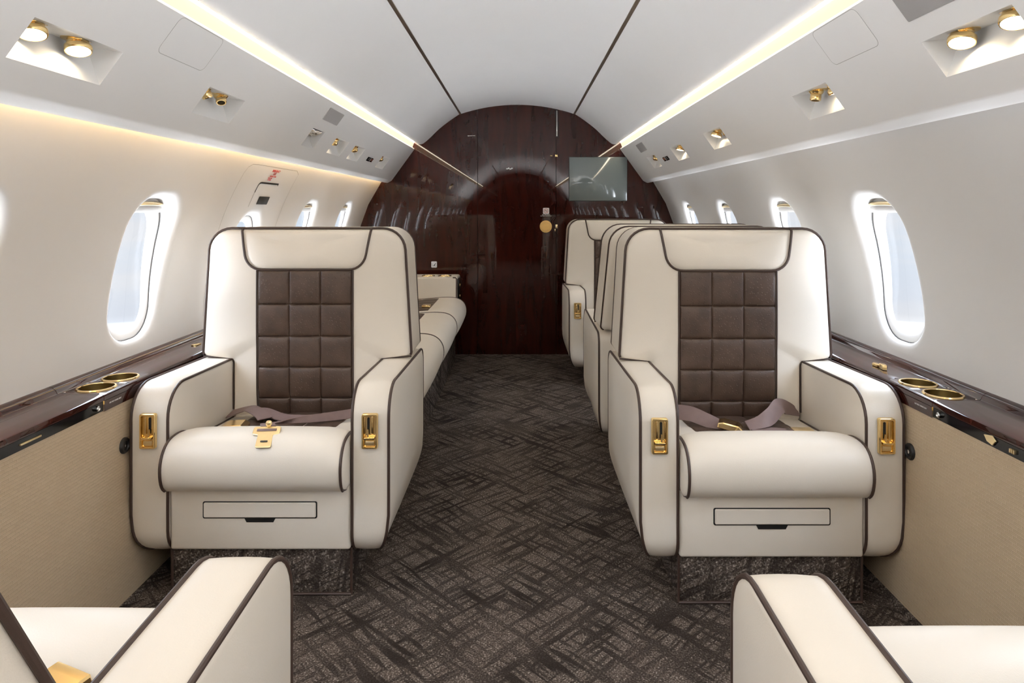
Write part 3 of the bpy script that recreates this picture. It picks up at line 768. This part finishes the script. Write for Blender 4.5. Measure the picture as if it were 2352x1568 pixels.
def quilt(u0, u1, v_lines, ncol, fn, depth=.009, n=9):
    """quilted pad; fn(u, v, off) -> point; cells are pillows between the seams"""
    F = [0, .025, .06, .12, .22, .36, .5, .64, .78, .88, .94, .975]; n = len(F)
    us = [u0 + (u1 - u0) * (c + f_) / ncol for c in range(ncol) for f_ in F] + [u1]; G = []
    vs = []
    for a, b in zip(v_lines, v_lines[1:]): vs += [(a + (b - a) * f_, f_) for f_ in F]
    vs.append((v_lines[-1], 1.0))
    for v, fv in vs:
        row = []
        for i, u in enumerate(us):
            fu = F[i % n] if i < len(us) - 1 else 1.0
            a, b = abs(2 * fu - 1), abs(2 * fv - 1)
            q = max(0, (1 - a ** 4) * (1 - b ** 4)) ** .42
            row.append(fn(u, v, depth * q))
        G.append(row)
    m = MB().grid(G)
    border = [fn(u, vs[0][0], 0) for u in us]
    bot = lambda L: [fn(u, v, -.012) for u, v in L]
    e = [(u, vs[0][0]) for u in us] + [(us[-1], v) for v, _ in vs[1:]] + [(u, vs[-1][0]) for u in us[::-1][1:]] + [(us[0], v) for v, _ in vs[::-1][1:-1]]
    m.rings([[fn(u, v, 0) for u, v in e], bot(e)], cap0=False, cap1=False)
    return m

def strap_mesh(path, width, across, th=.0025):
    """webbing ribbon along path; across = width direction per point"""
    P = catmull(path, 6); A = catmull(across, 6); R = []
    for i, (p, a) in enumerate(zip(P, A)):
        p, a = Vector(p), Vector(a).normalized(); t = Vector(P[min(i + 1, len(P) - 1)]) - Vector(P[max(i - 1, 0)])
        n = t.cross(a); n.normalize()
        R.append([p + a * width / 2 + n * th / 2, p + a * width / 4 + n * th * .7, p - a * width / 4 + n * th * .7, p - a * width / 2 + n * th / 2, p - a * width / 2 - n * th / 2, p + a * width / 2 - n * th / 2])
    return MB().rings(R)
def buckle_mesh(M):
    w, l, h = .062, .072, .020
    prof = [(-l / 2, 0), (l / 2, 0), (l / 2, h * .55), (l * .32, h), (-l * .30, h), (-l / 2, h * .75)]
    mb = MB().prism(roundpoly(prof, [.003] * 6, 3), lambda a, b, d: (a, d, b), -w / 2, w / 2, .003)
    return mb.xf(lambda x, y, z: tuple(M @ Vector((x, y, z))))
def control(parent, xc, zc_, flip):
    """gilt recline lever panel set in the front of an armrest"""
    w, h = .044, .096; o_ = rrect(w, h, .005, 4); i_ = rrect(w - .013, h - .013, .003, 4)
    f3 = lambda p, y: [(xc + a, y - .006, zc_ + b) for a, b in p]
    ctl = MB().rings([f3(o_, .010), f3(o_, -.005), f3(inset2(o_, .0015), -.0075), f3(inset2(i_, -.0015), -.0075), f3(i_, -.005), f3(i_, .002)], cap0=False, cap1=True).build('recline_control', GOLD, parent)
    sx = xc + flip * .004
    MB().prism(rrect(.0065, .046, .003, 4, c=(sx, zc_ + .014)), lambda a, b, d: (a, d - .006, b), .003, .0008, 0).build('lever_slot', BLACK, ctl, smooth=False)
    for a in (-.0140, .0085): MB().box(sx + a, sx + a + .0055, -.008, -.003, zc_ - .010, zc_ + .040, .001).build('guide_rail', GOLD, ctl)
    lv = MB().box(xc - .014, xc + .014, -.018, -.004, zc_ - .0215, zc_ - .015, .0012)
    lv.prism([(-.003, 0), (.003, 0), (.0015, .022), (-.0015, .022)], lambda a, b, d: (sx + a, d, zc_ - .016 + b), -.004, -.013, .0006)
    lv.build('lever', GOLD, ctl)
    MB().box(xc - .012, xc + .012, -.009, -.003, zc_ - .040, zc_ - .027, .001).build('lever_plate', GOLD_SATIN, ctl)
def bx(x0, x1, y0, y1, z0, z1):
    return ([(x0, y0, z0), (x1, y0, z0), (x1, y1, z0), (x0, y1, z0), (x0, y0, z1), (x1, y0, z1), (x1, y1, z1), (x0, y1, z1)],
            [(0, 3, 2, 1), (4, 5, 6, 7), (0, 1, 5, 4), (1, 2, 6, 5), (2, 3, 7, 6), (3, 0, 4, 7)])

PR = .0041   # piping radius
def seat(X, d, label, away=False, recline=0.0, belt=None):
    root = empty('cabin_seat', (X, d, 0), label, 'seat', 'cream leather cabin seats', pi if away else 0)
    sh = lambda x, y, z: (x, y + recline * max(0, z - .53), z)
    # base wrapped in carpet
    base = MB().box(-.249, .249, .015, .60, 0, .136, .006).build('base', CARPET, root)
    ed = MB()
    for sx in (-.249, .249): ed.tube([(sx, .015, .004), (sx, .015, .134)], .004, 6)
    ed.tube([(-.249, .013, .005), (.249, .013, .005)], .004, 6)
    ed.build('edge_binding', PIPING, base)
    # front leg panel with its flap
    fp = MB().box(-.249, .249, .002, .09, .131, .316, .008, 3).build('leg_panel', LEATHER, root)
    MB().prism(rrect(.316, .047, .005, 4, c=(0, .243)), lambda a, b, d_: (a, d_, b), .004, .0008).build('flap_gap', BLACK, fp, smooth=False)
    MB().prism(rrect(.309, .041, .004, 4, c=(0, .2435)), lambda a, b, d_: (a, d_, b), .004, -.004, .0025).build('flap', LEATHER, fp)
    MB().prism([(-.044, .222), (.044, .222), (.037, .209), (-.037, .209)], lambda a, b, d_: (a, d_, b), .004, .0006).build('flap_pull', BLACK, fp, smooth=False)
    # seat cushion
    R = []
    def cs(x, ins):
        e = max(0, abs(x) - .15) / .09
        return [(x, y, z + .004 * cos(x / .26 * pi / 2) * (z > .4) - .013 * e ** 3 * max(0, min(1, (z - .30) / .12)) + .006 * e ** 2 * (z < .31)) for y, z in inset2(CUSH, ins)]
    half = [(0, 0), (.06, 0), (.12, 0), (.17, 0), (.20, 0), (.222, 0), (.238, 0), (.245, .006), (.2485, .018), (.249, .030)]
    for x, ins in [(-a, i) for a, i in half[::-1]] + half[1:]: R.append(cs(x, ins))
    cu = MB().rings(R).build('seat_cushion', LEATHER, root, sharp=60)
    for sx in (-1, 1): MB().tube([(sx * .240, y, z) for x_, y, z in cs(.240, -.0005) if y < .40 and z > .306], PR, 8).build('piping', PIPING, cu)
    quilt(-.156, .156, [.105, .20, .30, .40], 3, lambda u, v, o: (u, v, zc(v) + .004 * cos(u / .5 * pi) + o * .8 - .001), .007).build('quilted_seat_panel', QUILT, cu)
    # backrest
    sc = lambda k: [(BC[0] + (x - BC[0]) * k, BC[1] + (z - BC[1]) * k) for x, z in BACK]
    R = [[(BC[0] + (x - BC[0]) * k, .652 + .0 * k, BC[1] + (z - BC[1]) * k) for x, z in BACK] for k in (.3, .6, .86)] + [[(BC[0] + (x - BC[0]) * k, y_, BC[1] + (z - BC[1]) * k) for x, z in BACK] for k, y_ in ((.93, .649), (.97, .640))]
    for ins, y in ((.003, .626), (0, .608), (0, .53), (0, .46), (0, .432), (.002, .420), (.006, .4135)): R.append([(x, y, z) for x, z in inset2(BACK, ins)])
    for k in (.965, .93, .87, .78, .66, .5, .3): R.append([(x, YF - .020 * (1 - k ** 4), z) for x, z in sc(k)])
    m = MB().rings(R); m.xf(sh)
    bk = m.build('backrest', LEATHER, root, sharp=60)
    def pipe(pts, r=PR): MB().tube([sh(*q) for q in pts], r, 8).build('piping', PIPING, bk)
    pipe([(x, .4165, z) for x, z in BACK if z > .583])
    pipe([(x, .628, z) for x, z in inset2(BACK, .004) if z > .579])
    pipe([(-.217, .4165, 1.008)] + [(x, yfront(x, z) - .0015, z) for x, z in sub(HEAD, .015)] + [(.217, .4165, 1.008)])
    for sx in (-1, 1): pipe([(sx * .160, yfront(.16, z) - .003, z) for z in [.40 + .47 * k / 16 for k in range(17)]], .0032)
    for sx in (-1, 1): pipe([(sx * x, y, z) for x, y, z in ((.351, .418, .578), (.32, .416, .5755), (.275, .416, .572), (.258, .416, .568), (.2505, .416, .558), (.2495, .416, .53), (.2495, .416, .47), (.2495, .416, .40))], .0030)
    hc = (0, .945); HL = HEAD
    R = []
    for k in (1, .985, .965, .93, .88, .75, .55, .3): R.append([sh(hc[0] + (x - hc[0]) * k, yfront(x, z) + .004 - .014 * (1 - k ** 9), hc[1] + (z - hc[1]) * k) for x, z in sub(HL + [HL[0]], .02)[:-1]])
    MB().rings(R, cap0=False).build('headrest_panel', LEATHER, bk, sharp=60)
    quilt(-.157, .157, [.870, .757, .650, .547, .443, .375], 3, lambda u, v, o: sh(u, yfront(u, v) - o, v), .010).build('quilted_back_panel', QUILT, bk)
    # rear skirt between the arms
    MB().box(-.25, .25, .56, .635, .145, .58, .015, 3).build('rear_panel', LEATHER, root)
    # arms
    for sx in (-1, 1):
        R = []
        for u, ins in ((.001, .30), (.0, .012), (.0025, .003), (.008, 0), (.03, -.0015), (.054, -.002), (.078, -.0015), (.100, 0), (.1055, .003), (.108, .012), (.107, .10)):
            if ins > .05: L = [(.325 + (y - .325) * .5, .36 + (z - .36) * .5) for y, z in ARM]
            else: L = inset2(ARM, ins)
            R.append([(sx * (.251 + arm_x(u, z)), y, z) for y, z in L])
        ar = MB().rings(R).build('armrest', LEATHER, root, sharp=60)
        for u in (.0035, .1045):
            MB().tube([(sx * (.251 + arm_x(u, z)), y, z) for y, z in inset2(ARM, .0005)], PR, 8, True).build('piping', PIPING, ar)
        control(ar, sx * .305, .463, -sx)
    if belt: belt(root)
    return root

def put(mb, nm, mat, par): return mb.build(nm, mat, par)
def belt_left(root):   # undone belt lying on the seat, tongue draped over the front edge
    b = strap_mesh([(-.238, .36, .40), (-.17, .33, .425), (-.135, .29, .436), (-.09, .25, .430), (-.075, .235, .422)], .046, [(.2, 1, .3), (.4, 1, .2), (.8, .8, .1), (.8, .8, 0), (.8, .8, 0)]).build('seat_belt', STRAP, root)
    m2 = strap_mesh([(.245, .33, .428), (.17, .30, .418), (.09, .24, .424), (.02, .17, .437), (-.005, .10, .452), (.005, .045, .4665), (.016, .022, .4670)], .040, [(.1, 1, .5), (.1, 1, .6), (.3, 1, .5), (.7, .7, .2), (1, .3, 0), (1, .2, 0), (1, .15, 0)])
    m2.build('strap', STRAP, b)
    strap_mesh([(-.15, .36, .412), (-.10, .30, .428), (-.03, .27, .416), (.05, .28, .411)], .040, [(.2, 1, .1), (.5, 1, .1), (.4, 1, .2), (.2, 1, .2)]).build('strap', STRAP, b)
    buckle_mesh(Matrix.Translation((-.138, .165, .412)) @ Matrix.Rotation(.12, 4, 'Z')).build('buckle', GOLD, b)
    # T-shaped tongue: wide slotted bar and narrow blade bent over the roll
    T = frame((.022, -.008, .4600), (-1, -.16, .03), (.16, -.93, -.33))
    tz = lambda a, c, d_: tuple(T @ Vector((a, c, d_ - 1.9 * max(0, c) ** 2)))
    tg = MB().prism(roundpoly([(-.036, -.020), (.036, -.020), (.036, .012), (.020, .016), (.0205, .060), (-.0205, .060), (-.020, .016), (-.036, .012)], [.007] * 3 + [.003] + [.006] * 2 + [.003, .007], 3), tz, .001, .005, .001).build('tongue', GOLD_SATIN, b)
    MB().box(-.026, .026, -.009, .001, .0045, .0062, .001).xf(lambda x, y, z: tuple(T @ Vector((x, y, z)))).build('strap_bar', STRAP, tg)
    MB().prism(rrect(.019, .005, .0015, 3, c=(0, .040)), tz, .0048, .0053).build('tongue_slot', DARK_PRINT, tg, smooth=False)
    MB().lathe([(.005, 0), (.008, .004), (.009, .009), (.007, .013), (.001, .014)], T @ Matrix.Translation((-.002, -.024, .004)), 14).build('knob', GOLD_SATIN, tg)
def belt_right(root):  # buckled belt raised in two bows
    b = strap_mesh([(-.250, .34, .425), (-.20, .31, .434), (-.15, .28, .437), (-.105, .25, .425), (-.065, .225, .418)], .046, [(.0, .45, 1), (0, .4, 1), (.3, .5, 1), (.4, .7, .8), (.2, 1, .3)]).build('seat_belt', STRAP, root)
    strap_mesh([(.005, .215, .420), (.05, .225, .428), (.09, .25, .440), (.135, .30, .455), (.185, .36, .430), (.235, .40, .405)], .048, [(0, 1, .25), (-.2, 1, .5), (-.4, .6, 1), (-.5, .5, .9), (.5, .6, .6), (.2, 1, .2)]).build('strap', STRAP, b)
    strap_mesh([(.01, .20, .415), (.07, .205, .412), (.13, .21, .408), (.165, .215, .409)], .03, [(0, 1, 0), (0, 1, .1), (0, 1, 0), (0, 1, 0)]).build('strap', STRAP, b)
    buckle_mesh(Matrix.Translation((-.050, .205, .414)) @ Matrix.Rotation(.18, 4, 'Y') @ Matrix.Rotation(-.35, 4, 'Z')).build('buckle', GOLD, b)
    MB().box(.14, .20, .185, .23, .4085, .4115, .001).build('tongue', GOLD_SATIN, b)
def belt_near(root):   # brass buckle on the near left seat
    b = strap_mesh([(-.238, .34, .41), (-.16, .28, .418), (-.11, .22, .414), (-.085, .17, .417)], .046, [(.2, 1, .3), (.5, 1, .2), (.7, .7, 0), (.5, .9, 0)]).build('seat_belt', STRAP, root)
    buckle_mesh(Matrix.Translation((-.085, .128, .424)) @ Matrix.Rotation(-.35, 4, 'X') @ Matrix.Rotation(1.25, 4, 'Z')).build('buckle', GOLD, b)

seat(-.719, 1.863, 'cream leather seat facing us on the left of the aisle, belt unbuckled', belt=belt_left)
seat(.680, 1.822, 'cream leather seat facing us on the right of the aisle, belt buckled', belt=belt_right)
seat(.680, 3.43, 'cream leather seat turned away, back to back with the right front seat', away=True, recline=.30)
seat(.652, 4.085, 'cream leather seat farthest away, against the wooden bulkhead on the right')
seat(-.702, 1.018, 'cream leather seat in the bottom left corner, facing away, brass buckle on its cushion', away=True, recline=.5, belt=belt_near)
seat(.662, .972, 'cream leather seat in the bottom right corner, facing away', away=True, recline=.62)

# ------------------------------------------------------------------ divan along the left wall
dv = empty('divan', (-.78, 3.6, 0), 'cream leather side-facing divan on a carpeted base along the left wall', 'sofa'); dinv = Matrix.Translation(-Vector(dv.location))
def db(mb, nm, mat, par=dv, **k):
    o = mb.build(nm, mat, par, **k)
    if par is dv: o.matrix_parent_inverse = dinv
    return o
DY0, DY1 = 2.575, 4.60
db(MB().box(-1.02, -.462, DY0 + .03, 4.80, 0, .30, .006), 'carpeted_base', CARPET)
DPROF = catmull([(-1.02, .27), (-.60, .268), (-.50, .262), (-.44, .272), (-.395, .310), (-.370, .360), (-.368, .410), (-.388, .450), (-.43, .474), (-.50, .480), (-.60, .474), (-.75, .462), (-1.02, .45)], 4)
step = (DY1 - DY0) / 3
for k in range(3):
    y0, y1 = DY0 + step * k + .002, DY0 + step * (k + 1) - .002; R = []
    for y, ins in ((y0, .022), (y0 + .003, .010), (y0 + .010, .002), (y0 + .022, 0)): R.append([(x, y, z) for x, z in inset2(DPROF, ins)])
    for j in range(1, 8): R.append([(x + .004 * sin(pi * j / 8) * (x > -.6), y0 + .022 + (y1 - y0 - .044) * j / 8, z) for x, z in DPROF])
    for y, ins in ((y1 - .022, 0), (y1 - .010, .002), (y1 - .003, .010), (y1, .022)): R.append([(x, y, z) for x, z in inset2(DPROF, ins)])
    c = db(MB().rings(R), 'seat_cushion', LEATHER, sharp=60)
    pm = MB().tube([(x, y1 + .001, z) for x, z in inset2(DPROF, .004) if z > .30 and x > -.9], .0045, 8).build('piping', PIPING, c); pm.matrix_parent_inverse = Matrix()
    zt = lambda x: interp(x, [(-1.02, .45), (-.75, .462), (-.60, .474), (-.50, .480)])
    q = quilt(y0 + .06, y1 - .06, [-.545, -.66, -.775, -.86], 5, lambda u, v, o: (v, u, zt(v) + o), .006, 6).build('quilted_seat_panel', QUILT, c)
bkp = [(-1.07, .462), (-.90, .457), (-.875, .50), (-.90, .80), (-.925, .865), (-.98, .88), (-1.04, .87), (-1.078, .80)]
db(MB().prism(roundpoly(bkp, [.02, .03, .03, .03, .03, .04, .04, .04], 4), lambda a, b, d: (a, d, b), DY0, DY1, .012), 'backrest', LEATHER)
# end arm beside the bulkhead with two brass cup rings and a control panel
am = db(MB().box(-1.06, -.432, 4.602, 4.84, .24, .613, .012, 3), 'armrest', LEATHER)
MB().tube([(-.436, 4.604, .27), (-.436, 4.604, .604), (-.442, 4.604, .611), (-.46, 4.604, .6115)], PR, 8).build('piping', PIPING, am)
for x in (-.64, -.525):
    MB().lathe([(.034, -.03), (.034, .002), (.037, .006), (.044, .006), (.047, .001), (.040, -.001)], Matrix.Translation((x, 4.70, .612)), 30, True, False).build('cup_holder', GOLD, am)
pn = MB().box(-.434, -.418, 4.625, 4.82, .40, .60, .004).build('control_panel', BLACK_GLOSS, am)
for z in (.44, .475, .55): MB().box(-.420, -.412, 4.64, 4.665, z, z + .016, .002).build('button', GOLD, pn)
for y, z in ((2.66, .275), (3.49, .265)):
    MB().box(-.466, -.4595, y, y + .075, z - .055, z, .001).build('life_vest_tag', RED, db(MB().box(-.4595, -.4585, y - .004, y + .079, z - .060, z + .004, 0), 'tag_plate', DARK_PRINT))
for o in list(dv.children):
    if o.name.startswith('tag_plate'):
        for c in o.children: c.location.x += .003
db(MB().box(-.60, -.55, 4.10, 4.16, .478, .492, .003), 'buckle', GOLD)

# ------------------------------------------------------------------ daylight, lamps, camera
FILL = 20
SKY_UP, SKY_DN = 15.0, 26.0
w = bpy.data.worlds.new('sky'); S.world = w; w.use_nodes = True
N, L = w.node_tree.nodes, w.node_tree.links; bg = N['Background']
tc = N.new('ShaderNodeTexCoord'); sx = N.new('ShaderNodeSeparateXYZ'); L.new(tc.outputs['Generated'], sx.inputs[0])
# height bands: bright cloud deck far below, hazy horizon, bright high sky
mr = N.new('ShaderNodeMapRange'); mr.inputs['From Min'].default_value = -1; mr.inputs['From Max'].default_value = 1
L.new(sx.outputs['Z'], mr.inputs['Value'])
gr = ramp(N, [(.0, (.62, .66, .72)), (.44, (.52, .55, .61)), (.485, (.50, .56, .64)), (.53, (.43, .53, .66)), (.62, (.55, .69, .90)), (1, (.62, .76, .98))])
L.new(mr.outputs['Result'], gr.inputs['Fac'])
mp = N.new('ShaderNodeMapping'); mp.inputs['Scale'].default_value = (2.2, 2.2, 11); L.new(tc.outputs['Generated'], mp.inputs['Vector'])
nz = N.new('ShaderNodeTexNoise'); nz.inputs['Scale'].default_value = 1.6; nz.inputs['Detail'].default_value = 5; L.new(mp.outputs['Vector'], nz.inputs['Vector'])
cr = ramp(N, [(.42, (0, 0, 0)), (.62, (1, 1, 1))]); L.new(nz.outputs['Fac'], cr.inputs['Fac'])
mx = N.new('ShaderNodeMix'); mx.data_type = 'RGBA'; L.new(cr.outputs['Color'], mx.inputs['Factor']); L.new(gr.outputs['Color'], mx.inputs[6]); mx.inputs[7].default_value = (.58, .59, .62, 1)
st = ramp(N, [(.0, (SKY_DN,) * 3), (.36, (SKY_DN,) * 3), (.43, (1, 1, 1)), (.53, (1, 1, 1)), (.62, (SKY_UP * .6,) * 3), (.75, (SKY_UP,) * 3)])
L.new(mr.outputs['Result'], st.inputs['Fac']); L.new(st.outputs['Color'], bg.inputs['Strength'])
L.new(mx.outputs[2], bg.inputs['Color'])

def area(name, loc, size, energy, col, rot=(0, 0, 0)):
    d = bpy.data.lights.new(name, 'AREA'); d.shape = 'RECTANGLE'; d.size, d.size_y = size; d.energy = energy; d.color = col
    o = bpy.data.objects.new(name, d); COL.objects.link(o); o.location = loc; o.rotation_euler = rot; return o
# added fill lights, unseen behind the camera, bounced off the aft ceiling
for sd in (-1, 1):
    area('aft_fill_light', (CX + sd * .55, -1.35, 1.13), (.45, 2.5), FILL, (.97, .98, 1), (0, radians(180), 0))

cd = bpy.data.cameras.new('camera'); cam = bpy.data.objects.new('camera', cd); COL.objects.link(cam)
cam.location = (0, 0, 1.07); cam.rotation_euler = (radians(90), 0, 0)
cd.sensor_width = 36; cd.lens = 36 * 1550 / 2352; cd.shift_x = (1176 - 1195) / 2352; cd.shift_y = (483 - 784) / 2352
cd.clip_start = .02; S.camera = cam
S.view_settings.view_transform = 'Standard'; S.view_settings.look = 'None'; S.view_settings.gamma = 1; S.view_settings.use_curve_mapping = False
S.view_settings.exposure = .54
S.cycles.use_denoising = True
S.cycles.max_bounces = 10; S.cycles.diffuse_bounces = 6; S.cycles.glossy_bounces = 4; S.cycles.transparent_max_bounces = 8
S.cycles.caustics_reflective = False; S.cycles.caustics_refractive = False
S.cycles.sample_clamp_indirect = 6
